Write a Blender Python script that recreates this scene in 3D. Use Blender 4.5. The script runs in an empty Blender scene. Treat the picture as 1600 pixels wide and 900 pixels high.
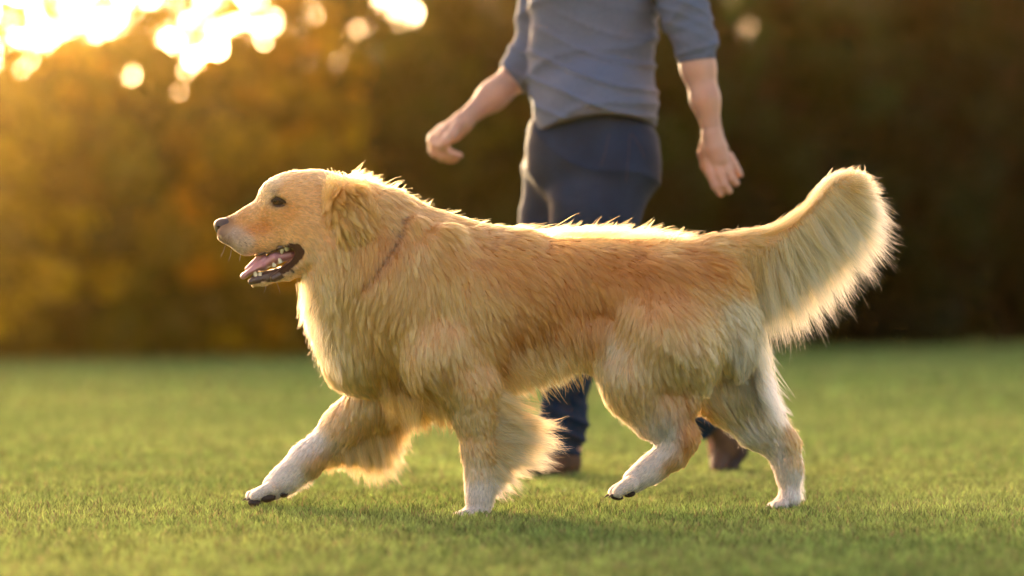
import bpy, math, random, time
import numpy as np
from mathutils import Vector, Matrix, kdtree
T0 = time.time()
rng = np.random.default_rng(7); random.seed(7)
S = bpy.context.scene
COL = S.collection

# ------------------------------------------------------------------ camera, sky, sun, exposure
FPX, DCAM, HCAM = 3778.0, 5.07, 0.409        # focal length in 1600-px pixels, distance to the dog, lens height
cam = bpy.data.cameras.new('camera'); camo = bpy.data.objects.new('camera', cam); COL.objects.link(camo)
camo.location = (0, -DCAM, HCAM); camo.rotation_euler = (math.radians(90), 0, 0)
cam.sensor_width = 36; cam.lens = 85; cam.shift_y = 50 / 1600
cam.clip_start = 0.1; cam.clip_end = 2000
cam.dof.use_dof = True; cam.dof.focus_distance = DCAM - 0.08; cam.dof.aperture_fstop = 1.5
S.camera = camo

SUN_EL, SUN_AZ = 9.5, -16.0                 # degrees; azimuth from straight ahead, negative = left
sun = bpy.data.lights.new('sun', 'SUN'); suno = bpy.data.objects.new('sun', sun); COL.objects.link(suno)
sun.energy = 2.4; sun.angle = math.radians(0.5); sun.color = (1.0, 0.74, 0.42)
_e, _a = math.radians(SUN_EL), math.radians(SUN_AZ)
to_sun = Vector((math.sin(_a) * math.cos(_e), math.cos(_a) * math.cos(_e), math.sin(_e)))
suno.rotation_euler = to_sun.to_track_quat('Z', 'Y').to_euler(); suno.location = (0, 0, 8)
W = bpy.data.worlds.new('World'); S.world = W; W.use_nodes = True
nt = W.node_tree; bg = nt.nodes['Background']
sky = nt.nodes.new('ShaderNodeTexSky'); sky.sky_type = 'NISHITA'; sky.sun_disc = False
sky.sun_elevation = _e; sky.sun_rotation = _a
sky.air_density = 0.6; sky.dust_density = 5.0; sky.ozone_density = 0.1; sky.altitude = 0
warm = nt.nodes.new('ShaderNodeMix'); warm.data_type = 'RGBA'; warm.blend_type = 'MULTIPLY'; warm.inputs[0].default_value = 1
warm.inputs[7].default_value = (1.0, .79, .67, 1)          # warm tint over the sky light, standing in for white balance
nt.links.new(sky.outputs[0], warm.inputs[6]); nt.links.new(warm.outputs[2], bg.inputs[0]); bg.inputs[1].default_value = 0.15
S.view_settings.view_transform = 'Standard'; S.view_settings.look = 'None'
S.view_settings.exposure = 2.9; S.view_settings.gamma = 1
cy = S.cycles
cy.use_denoising = True; cy.max_bounces = 10; cy.diffuse_bounces = 4; cy.glossy_bounces = 4
cy.transmission_bounces = 8; cy.transparent_max_bounces = 8; cy.volume_bounces = 0
cy.sample_clamp_indirect = 8; cy.caustics_reflective = False; cy.caustics_refractive = False

# ------------------------------------------------------------------ helpers
def P(px, py, Y=0.0):
    s = (DCAM + Y) / FPX
    return np.array([(px - 800) * s, Y, HCAM - (py - 500) * s])
def R(r, Y=0.0): return r * (DCAM + Y) / FPX
def tag(o, label=None, cat=None, group=None, kind=None):
    for k, v in (('label', label), ('category', cat), ('group', group), ('kind', kind)):
        if v: o[k] = v
    return o
def empty(name, loc):
    o = bpy.data.objects.new(name, None); COL.objects.link(o); o.location = loc
    o.empty_display_size = 0.1
    return o
def link(name, data, mat=None, parent=None):
    o = bpy.data.objects.new(name, data); COL.objects.link(o)
    if mat: data.materials.append(mat)
    if parent:
        o.parent = parent
        if parent.type == 'EMPTY': o.matrix_parent_inverse = Matrix.Translation(-parent.location)
    return o
def mesh_from(name, V, F, smooth=True):
    """V (n,3), F (m,k) all faces with k corners"""
    me = bpy.data.meshes.new(name); V = np.asarray(V, np.float32); F = np.asarray(F, np.int32)
    me.vertices.add(len(V)); me.vertices.foreach_set('co', V.ravel())
    k = F.shape[1]
    me.loops.add(F.size); me.loops.foreach_set('vertex_index', F.ravel())
    me.polygons.add(len(F)); me.polygons.foreach_set('loop_start', np.arange(0, F.size, k, dtype=np.int32))
    me.polygons.foreach_set('loop_total', np.full(len(F), k, np.int32))
    me.update(calc_edges=True); me.validate()
    if smooth: me.polygons.foreach_set('use_smooth', np.ones(len(me.polygons), bool))
    return me
def set_vcol(me, C, name='col'):
    a = me.color_attributes.new(name, 'FLOAT_COLOR', 'POINT')
    C4 = np.ones((len(C), 4), np.float32); C4[:, :3] = C; a.data.foreach_set('color', C4.ravel())
def mat(name, color=(.5, .5, .5), rough=.6, attr=None, spec=.3, noise=None, bump=None, coat=0, sss=0, trans=0, mul=1.0):
    m = bpy.data.materials.new(name); m.use_nodes = True; n = m.node_tree.nodes; l = m.node_tree.links
    b = n['Principled BSDF']; b.inputs['Roughness'].default_value = rough; b.inputs['Specular IOR Level'].default_value = spec
    b.inputs['Coat Weight'].default_value = coat; b.inputs['Coat Roughness'].default_value = .1
    src = None
    if attr:
        a = n.new('ShaderNodeAttribute'); a.attribute_name = attr; src = a.outputs['Color']
        if mul != 1.0:
            x = n.new('ShaderNodeMix'); x.data_type = 'RGBA'; x.blend_type = 'MULTIPLY'; x.inputs[0].default_value = 1
            l.new(src, x.inputs[6]); x.inputs[7].default_value = (mul, mul, mul, 1); src = x.outputs[2]
    if noise:
        sc_, c2, det = noise
        t = n.new('ShaderNodeTexNoise'); t.inputs['Scale'].default_value = sc_; t.inputs['Detail'].default_value = det
        tc = n.new('ShaderNodeTexCoord'); l.new(tc.outputs['Object'], t.inputs['Vector'])
        r = n.new('ShaderNodeValToRGB'); r.color_ramp.elements[0].position = .35; r.color_ramp.elements[1].position = .65
        l.new(t.outputs['Fac'], r.inputs[0])
        x = n.new('ShaderNodeMix'); x.data_type = 'RGBA'; l.new(r.outputs[0], x.inputs[0])
        if src: l.new(src, x.inputs[6])
        else: x.inputs[6].default_value = (*color, 1)
        x.inputs[7].default_value = (*c2, 1); src = x.outputs[2]
    if src: l.new(src, b.inputs['Base Color'])
    else: b.inputs['Base Color'].default_value = (*color, 1)
    if bump:
        t = n.new('ShaderNodeTexNoise'); t.inputs['Scale'].default_value = bump[0]; t.inputs['Detail'].default_value = 6
        tc = n.new('ShaderNodeTexCoord'); l.new(tc.outputs['Object'], t.inputs['Vector'])
        bp = n.new('ShaderNodeBump'); bp.inputs['Strength'].default_value = bump[1]; bp.inputs['Distance'].default_value = bump[2]
        l.new(t.outputs['Fac'], bp.inputs['Height']); l.new(bp.outputs[0], b.inputs['Normal'])
    if sss:
        b.inputs['Subsurface Weight'].default_value = sss; b.inputs['Subsurface Radius'].default_value = (1, .35, .2)
        b.inputs['Subsurface Scale'].default_value = .008
    if trans:
        tr = n.new('ShaderNodeBsdfTranslucent'); mx = n.new('ShaderNodeMixShader'); mx.inputs[0].default_value = trans
        if src: l.new(src, tr.inputs[0])
        else: tr.inputs[0].default_value = (*color, 1)
        l.new(b.outputs[0], mx.inputs[1]); l.new(tr.outputs[0], mx.inputs[2]); l.new(mx.outputs[0], n['Material Output'].inputs[0])
    return m
def hair_mat(name):
    m = bpy.data.materials.new(name); m.use_nodes = True; n = m.node_tree.nodes; l = m.node_tree.links
    n.remove(n['Principled BSDF'])
    h = n.new('ShaderNodeBsdfHairPrincipled'); h.model = 'CHIANG'; h.parametrization = 'COLOR'
    a = n.new('ShaderNodeAttribute'); a.attribute_name = 'col'; l.new(a.outputs['Color'], h.inputs['Color'])
    h.inputs['Roughness'].default_value = .42; h.inputs['Radial Roughness'].default_value = .7
    h.inputs['IOR'].default_value = 1.45
    l.new(h.outputs[0], n['Material Output'].inputs[0])
    return m

# ------------------------------------------------------------------ signed-distance modelling
class Field:
    """Blends rounded solids on a grid and turns the blend into one continuous mesh."""
    def __init__(s, lo, hi, h):
        s.lo = np.array(lo, float); s.h = h
        s.n = np.ceil((np.array(hi) - s.lo) / h).astype(int) + 1
        s.D = np.full(s.n, 0.2, np.float32)
    def box(s, lo, hi):
        a = np.clip(np.floor((np.array(lo) - s.lo) / s.h).astype(int), 0, s.n); b = np.clip(np.ceil((np.array(hi) - s.lo) / s.h).astype(int) + 1, 0, s.n)
        if (b <= a).any(): return None
        g = [s.lo[i] + s.h * np.arange(a[i], b[i]) for i in range(3)]
        X, Y, Z = np.meshgrid(*g, indexing='ij')
        return (slice(a[0], b[0]), slice(a[1], b[1]), slice(a[2], b[2])), np.stack([X, Y, Z], -1).astype(np.float32)
    def put(s, sl, d, k, op):
        A = s.D[sl]
        if op == 'add':
            h = np.clip(.5 + .5 * (A - d) / k, 0, 1); s.D[sl] = A * (1 - h) + d * h - k * h * (1 - h)
        else:
            d = -d; h = np.clip(.5 - .5 * (A - d) / k, 0, 1); s.D[sl] = A * (1 - h) + d * h + k * h * (1 - h)
    def cone(s, a, b, ra, rb, k=.02, sy=1.0, op='add'):
        a = np.array(a, float); b = np.array(b, float)
        m = max(ra, rb) * max(1, sy) + k + 3 * s.h
        q = s.box(np.minimum(a, b) - m, np.maximum(a, b) + m)
        if q is None: return
        sl, p = q
        sc = np.array([1, 1 / sy, 1], np.float32); c = (a + b) / 2
        p = (p - c) * sc; a2 = (a - c) * sc; b2 = (b - c) * sc
        ba = b2 - a2; l2 = max((ba * ba).sum(), 1e-9)
        t = np.clip(((p - a2) @ ba.astype(np.float32)) / l2, 0, 1)
        d = np.linalg.norm(p - a2 - t[..., None] * ba, axis=-1) - (ra + (rb - ra) * t)
        s.put(sl, (d * min(1, sy)).astype(np.float32), k, op)
    def ell(s, c, r, ang=0.0, k=.02, op='add', yaw=0.0):
        """ellipsoid; ang turns it in the XZ plane (positive raises its +X end), yaw about Z"""
        c = np.array(c, float); r = np.array(r, float); m = max(r) + k + 3 * s.h
        q = s.box(c - m, c + m)
        if q is None: return
        sl, p = q; p = p - c.astype(np.float32)
        if yaw:
            cw, sw = math.cos(-yaw), math.sin(-yaw); p = np.stack([p[..., 0] * cw - p[..., 1] * sw, p[..., 0] * sw + p[..., 1] * cw, p[..., 2]], -1)
        ca, sa = math.cos(ang), math.sin(ang)
        u = p[..., 0] * ca + p[..., 2] * sa; w = -p[..., 0] * sa + p[..., 2] * ca; v = p[..., 1]
        k0 = np.sqrt((u / r[0])**2 + (v / r[1])**2 + (w / r[2])**2)
        k1 = np.sqrt((u / r[0]**2)**2 + (v / r[1]**2)**2 + (w / r[2]**2)**2)
        d = np.where(k1 > 1e-6, k0 * (k0 - 1) / np.maximum(k1, 1e-6), -min(r))
        s.put(sl, d.astype(np.float32), k, op)
    def chain(s, pts, k=.02, sy=1.0):
        for (a, ra), (b, rb) in zip(pts[:-1], pts[1:]): s.cone(a, b, ra, rb, k, sy)
    def warp(s, fn):
        q = s.box(s.lo, s.lo + s.h * (s.n - 1)); s.D[q[0]] += fn(q[1]).astype(np.float32)
    def sample(s, p):
        g = (np.asarray(p, float) - s.lo) / s.h; g = np.clip(g, 0, s.n - 1.001); i = g.astype(int); f = g - i; v = 0
        for dx in (0, 1):
            for dy in (0, 1):
                for dz in (0, 1):
                    w = (f[..., 0] if dx else 1 - f[..., 0]) * (f[..., 1] if dy else 1 - f[..., 1]) * (f[..., 2] if dz else 1 - f[..., 2])
                    v = v + w * s.D[i[..., 0] + dx, i[..., 1] + dy, i[..., 2] + dz]
        return v
    def normal(s, p):
        e = s.h; p = np.asarray(p, float); g = np.stack([s.sample(p + e * np.eye(3)[i]) - s.sample(p - e * np.eye(3)[i]) for i in range(3)], -1)
        return g / np.maximum(np.linalg.norm(g, axis=-1, keepdims=True), 1e-9)
    def front(s, px, py, y0=-.4, y1=.4):
        """the near surface of the solid at a place given in the photo's pixels"""
        ys = np.arange(y0, y1, .001); pts = np.array([P(px, py, y) for y in ys]); v = s.sample(pts)
        i = np.argmax(v < 0)
        return float(ys[i]) if v[i] < 0 else None
    def mesh(s, name):
        D = s.D; n = D.shape; I = D < 0
        c = np.zeros((n[0] - 1, n[1] - 1, n[2] - 1), np.int8)
        for dx in (0, 1):
            for dy in (0, 1):
                for dz in (0, 1): c += I[dx:n[0] - 1 + dx, dy:n[1] - 1 + dy, dz:n[2] - 1 + dz]
        act = (c > 0) & (c < 8); idx = np.full(c.shape, -1, np.int32); A = np.argwhere(act); idx[act] = np.arange(len(A))
        acc = np.zeros((len(A), 3)); cnt = np.zeros(len(A))
        for ax in range(3):
            o1, o2 = [k for k in range(3) if k != ax]
            for u in (0, 1):
                for v in (0, 1):
                    a = A.copy(); a[:, o1] += u; a[:, o2] += v; b = a.copy(); b[:, ax] += 1
                    da = D[tuple(a.T)]; db = D[tuple(b.T)]; m = (da < 0) != (db < 0)
                    t = np.where(m, da / np.where(m, da - db, 1), 0); q = a - A; q = q.astype(float); q[:, ax] += t
                    acc[m] += q[m]; cnt[m] += 1
        V = s.lo + s.h * (A + acc / cnt[:, None])
        F = []
        for ax in range(3):
            o1, o2 = (ax + 1) % 3, (ax + 2) % 3
            sa = [slice(None)] * 3; sb = [slice(None)] * 3; sa[ax] = slice(0, -1); sb[ax] = slice(1, None)
            Ia, Ib = I[tuple(sa)], I[tuple(sb)]; E = np.argwhere(Ia != Ib)
            E = E[(E[:, o1] > 0) & (E[:, o2] > 0) & (E[:, o1] < n[o1] - 1) & (E[:, o2] < n[o2] - 1)]
            flip = Ia[tuple(E.T)]
            q = []
            for (u, v) in ((-1, -1), (0, -1), (0, 0), (-1, 0)):
                e = E.copy(); e[:, o1] += u; e[:, o2] += v; q.append(idx[tuple(e.T)])
            q = np.stack(q, 1); q[~flip] = q[~flip][:, ::-1]; F.append(q)
        F = np.concatenate(F)
        return mesh_from(name, V, F)
def tubes(name, lines, mat_, parent=None, sides=6, taper=None):
    """round tapered tubes along polylines: lines = [(pts, radii)]"""
    V, F, o = [], [], 0
    for pts, rad in lines:
        pts = np.asarray(pts, float); m = len(pts)
        tn = np.gradient(pts, axis=0); tn /= np.maximum(np.linalg.norm(tn, axis=1, keepdims=True), 1e-9)
        up = np.array([0, 0, 1.]) if abs(tn[0][2]) < .8 else np.array([1., 0, 0])
        for i in range(m):
            u = np.cross(tn[i], up); u /= np.linalg.norm(u); w = np.cross(tn[i], u)
            for j in range(sides):
                a = 2 * math.pi * j / sides; V.append(pts[i] + rad[i] * (u * math.cos(a) + w * math.sin(a)))
        for i in range(m - 1):
            for j in range(sides):
                F.append((o + i * sides + j, o + i * sides + (j + 1) % sides, o + (i + 1) * sides + (j + 1) % sides, o + (i + 1) * sides + j))
        o += m * sides
    return link(name, mesh_from(name, V, F), mat_, parent)

# ------------------------------------------------------------------ strands (fur)
def nearest(src, qry):
    kd = kdtree.KDTree(len(src))
    for i, p in enumerate(src): kd.insert(p, i)
    kd.balance()
    return np.fromiter((kd.find(p)[1] for p in qry), np.int32, len(qry))
def unit(v): return v / np.maximum(np.linalg.norm(v, axis=-1, keepdims=True), 1e-9)
class Strands:
    def __init__(s): s.parts = []
    def add(s, root, d, L, bend, col, clump=.6, per=35, rad=.00035, wave=.05, K=6, spread=.18, tipj=.25):
        """root (n,3), d start direction, L length, bend vector added * L * t^2, col (n,3)"""
        n = len(root)
        if n == 0: return
        t = np.linspace(0, 1, K)[None, :, None]
        m = max(2, n // per); ci = rng.choice(n, m, replace=False); near = nearest(root[ci], root)
        cdir = rng.normal(0, spread, (m, 3)); cb = rng.uniform(.70, 1.16, m); cL = rng.uniform(.82, 1.1, m)
        dd = unit(d + cdir[near] * .75 + rng.normal(0, spread * .38, (n, 3)))
        LL = (L * cL[near] * rng.uniform(1 - tipj, 1.05, n))[:, None, None]
        path = root[:, None] + LL * (dd[:, None] * t + bend[:, None] * t * t)
        cc = ci[near]; cpath = path[cc]
        k = (clump * rng.uniform(.6, 1.1, n).clip(0, 1))[:, None, None] * t**1.3
        ratio = (LL / LL[cc]).clip(.5, 1.5)
        tgt = root[cc][:, None] + (cpath - root[cc][:, None]) * ratio
        path = path * (1 - k) + tgt * k
        side = unit(np.cross(dd, rng.normal(0, 1, (n, 3))[cc] + 1e-3)); ph = rng.uniform(0, 6.28, m)[near][:, None, None]
        path = path + side[:, None] * LL * wave * np.sin(ph + t * rng.uniform(3, 6, m)[near][:, None, None]) * t
        c = col * cb[near][:, None] * rng.uniform(.82, 1.14, n)[:, None]
        r = rad * np.array([1, .95, .85, .7, .5, .15])[:K] if K == 6 else rad * np.linspace(1, .15, K)
        s.parts.append((path.astype(np.float32), np.broadcast_to(r * 1.0, (n, K)).astype(np.float32), c.astype(np.float32)))
    def build(s, name, m, parent):
        n = sum(len(p[0]) for p in s.parts); K = s.parts[0][0].shape[1]
        h = bpy.data.hair_curves.new(name); h.add_curves([K] * n)
        h.attributes['position'].data.foreach_set('vector', np.concatenate([p[0].reshape(-1) for p in s.parts]))
        a = h.attributes.get('radius') or h.attributes.new('radius', 'FLOAT', 'POINT')
        a.data.foreach_set('value', np.concatenate([p[1].reshape(-1) for p in s.parts]))
        a = h.attributes.new('col', 'FLOAT_COLOR', 'CURVE'); C = np.ones((n, 4), np.float32); C[:, :3] = np.concatenate([p[2] for p in s.parts]).clip(.005, .97)
        a.data.foreach_set('color', C.ravel())
        print(name, n, 'strands', round(time.time() - T0, 1)); return link(name, h, m, parent)
    def fringe(s, pairs, n, col, Y=0., ysp=.01, clump=.75, per=26, bend=(0, 0, 0), rad=.0003, wave=.06, spread=.1, jit=3, lo=.45, yout=0.0):
        """pairs: [(root_px, root_py, tip_px, tip_py)] interpolated along the list"""
        A = np.array(pairs, float); u = rng.uniform(0, len(A) - 1.0001, n); i = u.astype(int); f = (u - i)[:, None]
        q = A[i] * (1 - f) + A[i + 1] * f
        sc = (DCAM + Y) / FPX; yy = rng.normal(0, ysp, n)
        root = np.stack([(q[:, 0] - 800) * sc, Y + yy, HCAM - (q[:, 1] - 500) * sc], 1) + rng.normal(0, jit * sc, (n, 3)) * (1, .3, 1)
        v = np.stack([(q[:, 2] - q[:, 0]) * sc, yy * yout, -(q[:, 3] - q[:, 1]) * sc], 1)
        L = np.linalg.norm(v, axis=1); b = np.array(bend, float)
        d = unit(v) - b; c = np.array(col, float)
        if c.ndim == 2: c = c[i] * (1 - f) + c[(i + 1).clip(max=len(c) - 1)] * f
        else: c = np.broadcast_to(c, (n, 3))
        s.add(root, d, L * rng.beta(2.6, 1.3, n).clip(lo, 1), np.broadcast_to(b, (n, 3)), c, clump, per, rad, wave, 6, spread, .12)
def surface_points(me, n, weight):
    me.calc_loop_triangles(); T = np.zeros(len(me.loop_triangles) * 3, np.int32); me.loop_triangles.foreach_get('vertices', T); T = T.reshape(-1, 3)
    V = np.zeros(len(me.vertices) * 3, np.float32); me.vertices.foreach_get('co', V); V = V.reshape(-1, 3)
    a, b, c = V[T[:, 0]], V[T[:, 1]], V[T[:, 2]]; cr = np.cross(b - a, c - a); ar = np.linalg.norm(cr, axis=1)
    w = ar * weight((a + b + c) / 3, unit(cr)); w /= w.sum(); i = rng.choice(len(T), n, p=w)
    u, v = rng.random((2, n)); f = u + v > 1; u[f] = 1 - u[f]; v[f] = 1 - v[f]
    return a[i] + (b[i] - a[i]) * u[:, None] + (c[i] - a[i]) * v[:, None]
def in_poly(px, py, poly):
    r = np.zeros(px.shape, bool); n = len(poly)
    for i in range(n):
        x0, y0 = poly[i]; x1, y1 = poly[(i + 1) % n]
        r ^= ((y0 > py) != (y1 > py)) & (px < (x1 - x0) * (py - y0) / (y1 - y0 + 1e-9) + x0)
    return r

# ------------------------------------------------------------------ lawn
def struct(o): o['kind'] = 'structure'; return o
gm = mat('lawn', (.12, .19, .045), .95, spec=.05, noise=(.9, (.20, .25, .07), 6))
NX, NYg = 60, 80
struct(link('lawn', mesh_from('lawn', [(-600, -60, 0), (600, -60, 0), (600, 1200, 0), (-600, 1200, 0)], [(0, 1, 2, 3)]), gm))
def patch(x, y):
    return .5 + .5 * np.sin(x * 1.1 + 2 * np.sin(y * .35)) * np.sin(y * .9 + 1.5 * np.sin(x * .7)) * .6 + .2 * np.sin(x * 5.3 + y * 3.1) * np.sin(y * 7.7 - x * 2.2)
def blades(x, y, h, w):
    n = len(x); a = rng.uniform(0, 6.283, n); lean = rng.uniform(.1, .75, n) * h; b = rng.uniform(0, 6.283, n)
    ux, uy = np.cos(a) * w / 2, np.sin(a) * w / 2; lx, ly = np.cos(b) * lean, np.sin(b) * lean
    z0 = np.full(n, -.002)
    v = np.stack([np.stack([x - ux, y - uy, z0], 1), np.stack([x + ux, y + uy, z0], 1),
                  np.stack([x + lx * .35 + ux * .8, y + ly * .35 + uy * .8, h * .6], 1), np.stack([x + lx * .35 - ux * .8, y + ly * .35 - uy * .8, h * .6], 1),
                  np.stack([x + lx, y + ly, h], 1)], 1)
    o = (np.arange(n) * 5)[:, None]
    F = np.concatenate([o + [[0, 1, 2]], o + [[0, 2, 3]], o + [[3, 2, 4]]])
    g = patch(x, y)[:, None]; k = (rng.uniform(.35, 1.65, n) * (1 + .28 * np.sin(x * 47 + 3 * np.sin(y * 29)) * np.sin(y * 38 + 2 * np.sin(x * 31))))[:, None]
    c = (np.array((.14, .245, .06)) * (1 - g) + np.array((.28, .35, .10)) * g) * k
    dry = rng.random(n) < .12; c[dry] = np.array((.26, .22, .10)) * k[dry]
    return v.reshape(-1, 3), F, np.repeat(c, 5, 0)
def field_of(n, y0, y1, xw, p=1.0):
    """x, y spread over the lawn in view between two depths"""
    y = y0 + (y1 - y0) * rng.random(n)**p; hw = (y + DCAM) * .212 * 1.5 + xw; x = rng.uniform(-1, 1, n) * hw
    return x, y
parts = []
x, y = field_of(300000, -1.35, 1.7, .15); k = 1 - .5 * rng.random(len(x)); parts.append(blades(x, y,   .020 * k * (1 + .4 * patch(x * 5, y * 5) + .25 * np.sin(x * 61 + 2 * np.sin(y * 43)) * np.sin(y * 57)), .0020 * (1 + .8 * rng.random(len(x)))))
x, y = field_of(150000, 1.7, 6.5, .3); k = 1 - .5 * rng.random(len(x)); parts.append(blades(x, y, .026 * k, .0035 + .003 * rng.random(len(x))))
x, y = field_of(120000, 6.5, 42, .6, 1.5); k = 1 - .5 * rng.random(len(x)); parts.append(blades(x, y, .034 * k, .012 + .010 * rng.random(len(x))))
V_, F_2, C_, o_ = [], [], [], 0
for v, fc, c in parts: V_.append(v); F_2.append(fc + o_); C_.append(c); o_ += len(v)
me = mesh_from('grass', np.concatenate(V_), np.concatenate(F_2), False); set_vcol(me, np.concatenate(C_))
g = link('grass', me, mat('grass_blade', attr='col', rough=.55, spec=.25, trans=.45)); g['kind'] = 'stuff'
print('grass', round(time.time() - T0, 1))

# ------------------------------------------------------------------ trees along the far edge of the lawn
M_bark = mat('bark', (.10, .07, .045), .9, spec=.1, noise=(9, (.05, .035, .02), 8), bump=(30, .6, .02))
M_leaf = mat('leaf', attr='col', rough=.5, spec=.3, trans=.5)
def leaf_cloud(cent, rad, per, size, tint, var=.5):
    cent = np.array(cent); n = len(cent) * per
    i = np.repeat(np.arange(len(cent)), per)
    p = cent[i] + unit(rng.normal(0, 1, (n, 3))) * (rng.random((n, 1))**.45) * np.array(rad)[i][:, None] * (1, 1, .8)
    a = unit(rng.normal(0, 1, (n, 3))); b = unit(np.cross(a, rng.normal(0, 1, (n, 3)))); s = size * rng.uniform(.6, 1.25, n)[:, None]
    mid = np.cross(a, b) * s * .12
    v = np.stack([p - a * s, p + b * s * .5 + mid, p + a * s, p - b * s * .5 + mid], 1).reshape(-1, 3)
    v[:, 2] = np.maximum(v[:, 2], .02)
    F = (np.arange(n) * 4)[:, None] + np.array([[0, 1, 2, 3]])
    k = (1 + var * rng.normal(0, 1, len(cent)))[i].clip(.45, 1.7) * rng.uniform(.75, 1.25, n)
    t = np.array(tint)[None] * k[:, None]; warm = (rng.random(len(cent)) < .2)[i]; t[warm] *= (1.5, 1.15, .7)
    return v, F, np.repeat(t, 4, 0)
def spray(t, X, Y, H, wid, z0, tint, n):
    # thin outer sprays of leaves: many small holes with sky behind
    u = rng.random(n); z = z0 + (H - z0) * u; x = X + rng.uniform(-1, 1, n) * wid * (1.05 - .5 * u**3); y = Y + rng.uniform(-.5, .5, n)
    v, F, c = leaf_cloud(np.stack([x, y, z], 1), rng.uniform(.08, .19, n), 26, .06, tint)
    return v, F, c
def depth_at(px): return float(np.interp(px, [-700, 0, 500, 900, 1250, 1600, 2300], [24.5, 25.0, 26.6, 29.5, 34, 42, 52]))
def tree(px, back, H, wid, z0, tint, label, group, n=70, per=170, sparse=None, name='tree', trunk=True, size=.085):
    """a broadleaf tree: bent tapered trunk, limbs, a crown of leaf clumps; sparse = height above which the crown thins out"""
    D = depth_at(px) + back; X = (px - 800) / FPX * D; Y = D - DCAM
    t = empty(name, (X, Y, 0)); tag(t, label, 'tree', group)
    base = np.array([X, Y, 0.]); lines = []
    top = base + (rng.uniform(-.3, .3), rng.uniform(-.3, .3), H * .82)
    k = np.linspace(0, 1, 8)[:, None]; bend = np.array([rng.uniform(-.25, .25), rng.uniform(-.2, .2), 0])
    tp = base + (top - base) * k + bend * np.sin(k * 3.1); lines.append((tp, list(np.interp(k[:, 0], [0, .08, 1], [.20, .14, .025]) * H / 5)))
    cent, rad = [], []
    for j in range(n):
        u = rng.random(); z = z0 + (H - z0) * u; w = wid * (math.sin(math.pi * min(1, (u * .8 + .14)))**.6) * rng.uniform(.35, 1.05)
        a = rng.uniform(0, 6.283); c = np.array([X + bend[0] * .5 + math.cos(a) * w, Y + math.sin(a) * w * .8, z])
        if sparse and z > sparse and rng.random() < (.5 if px > -100 else .45): continue
        r = rng.uniform(.28, .52) * (wid / 1.8)**.5
        if sparse and z > sparse: r *= .7
        cent.append(c); rad.append(r)
        if j % 3 == 0:
            s = tp[int(np.clip((z / H * .8) * 7, 0, 6))]; q = np.linspace(0, 1, 5)[:, None]
            lines.append((s + (c - s) * q + np.array([0, 0, .12]) * np.sin(q * 3.14), list(np.linspace(.035, .008, 5) * H / 5)))
    tubes('trunk', lines, M_bark, t, 6)
    v, F, c = leaf_cloud(cent, rad, per, size, tint)
    if sparse and H < 6 and px > -200:
        v2, F2, c2 = spray(t, X, Y, H + .9, wid, sparse - .5, tint, int(165 * wid * (H + 1.4 - sparse) / 2.2)); F = np.concatenate([F, F2 + len(v)]); v = np.concatenate([v, v2]); c = np.concatenate([c, c2])
    me = mesh_from('crown', v, F, False); set_vcol(me, c); link('crown', me, M_leaf, t)
LG = (.17, .13, .004); LM = (.036, .052, .003); LR = (.010, .040, .004); LD = (.004, .024, .003); LY = (.42, .25, .003)  # gold tints of the left trees hold the backlight glow as leaf colour
GT = 'trees along the far edge of the lawn'; GB = 'taller trees standing behind the front row'
#    px   back  H   wid  z0  tint label
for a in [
    (-310, 0, 6.0, 2.5, .3, LG, 'tall airy tree added out of view at the left to screen the sun', .5),  # unseen tree added in the sun's path to soften the lawn shadows
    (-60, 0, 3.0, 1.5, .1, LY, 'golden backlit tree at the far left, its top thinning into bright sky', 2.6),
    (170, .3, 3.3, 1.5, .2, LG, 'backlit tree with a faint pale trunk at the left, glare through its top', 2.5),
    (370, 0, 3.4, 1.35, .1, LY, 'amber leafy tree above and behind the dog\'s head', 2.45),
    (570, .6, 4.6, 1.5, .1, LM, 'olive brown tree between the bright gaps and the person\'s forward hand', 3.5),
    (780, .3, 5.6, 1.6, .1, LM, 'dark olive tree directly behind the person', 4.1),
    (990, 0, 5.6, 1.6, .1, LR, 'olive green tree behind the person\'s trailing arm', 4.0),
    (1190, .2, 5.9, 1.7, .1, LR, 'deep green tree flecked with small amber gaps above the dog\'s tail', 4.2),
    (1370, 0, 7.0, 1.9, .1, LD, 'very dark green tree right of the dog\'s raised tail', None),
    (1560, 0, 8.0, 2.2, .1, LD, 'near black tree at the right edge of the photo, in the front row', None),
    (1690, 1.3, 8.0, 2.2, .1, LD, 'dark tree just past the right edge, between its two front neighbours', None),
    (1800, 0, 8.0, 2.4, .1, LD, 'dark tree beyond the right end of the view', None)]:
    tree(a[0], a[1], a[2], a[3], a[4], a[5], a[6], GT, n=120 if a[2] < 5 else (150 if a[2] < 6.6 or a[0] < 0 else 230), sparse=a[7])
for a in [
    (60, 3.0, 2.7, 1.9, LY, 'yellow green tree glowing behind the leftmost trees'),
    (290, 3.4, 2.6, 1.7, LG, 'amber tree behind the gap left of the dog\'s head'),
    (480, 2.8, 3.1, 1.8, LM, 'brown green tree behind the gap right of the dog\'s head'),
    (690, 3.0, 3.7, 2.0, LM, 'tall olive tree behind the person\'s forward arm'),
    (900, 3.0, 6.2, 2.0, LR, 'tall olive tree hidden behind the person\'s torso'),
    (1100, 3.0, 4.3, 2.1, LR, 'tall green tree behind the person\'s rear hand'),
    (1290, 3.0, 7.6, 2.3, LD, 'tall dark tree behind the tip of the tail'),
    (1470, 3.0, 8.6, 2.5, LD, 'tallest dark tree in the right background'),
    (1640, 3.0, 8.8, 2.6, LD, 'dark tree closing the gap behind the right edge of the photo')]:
    tree(a[0], a[1], a[2], a[3], .1, a[4], a[5], GB, n=(150 if a[0] < 600 else 230) if a[2] < 5 else (180 if a[2] < 7 else 300), per=150)
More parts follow.
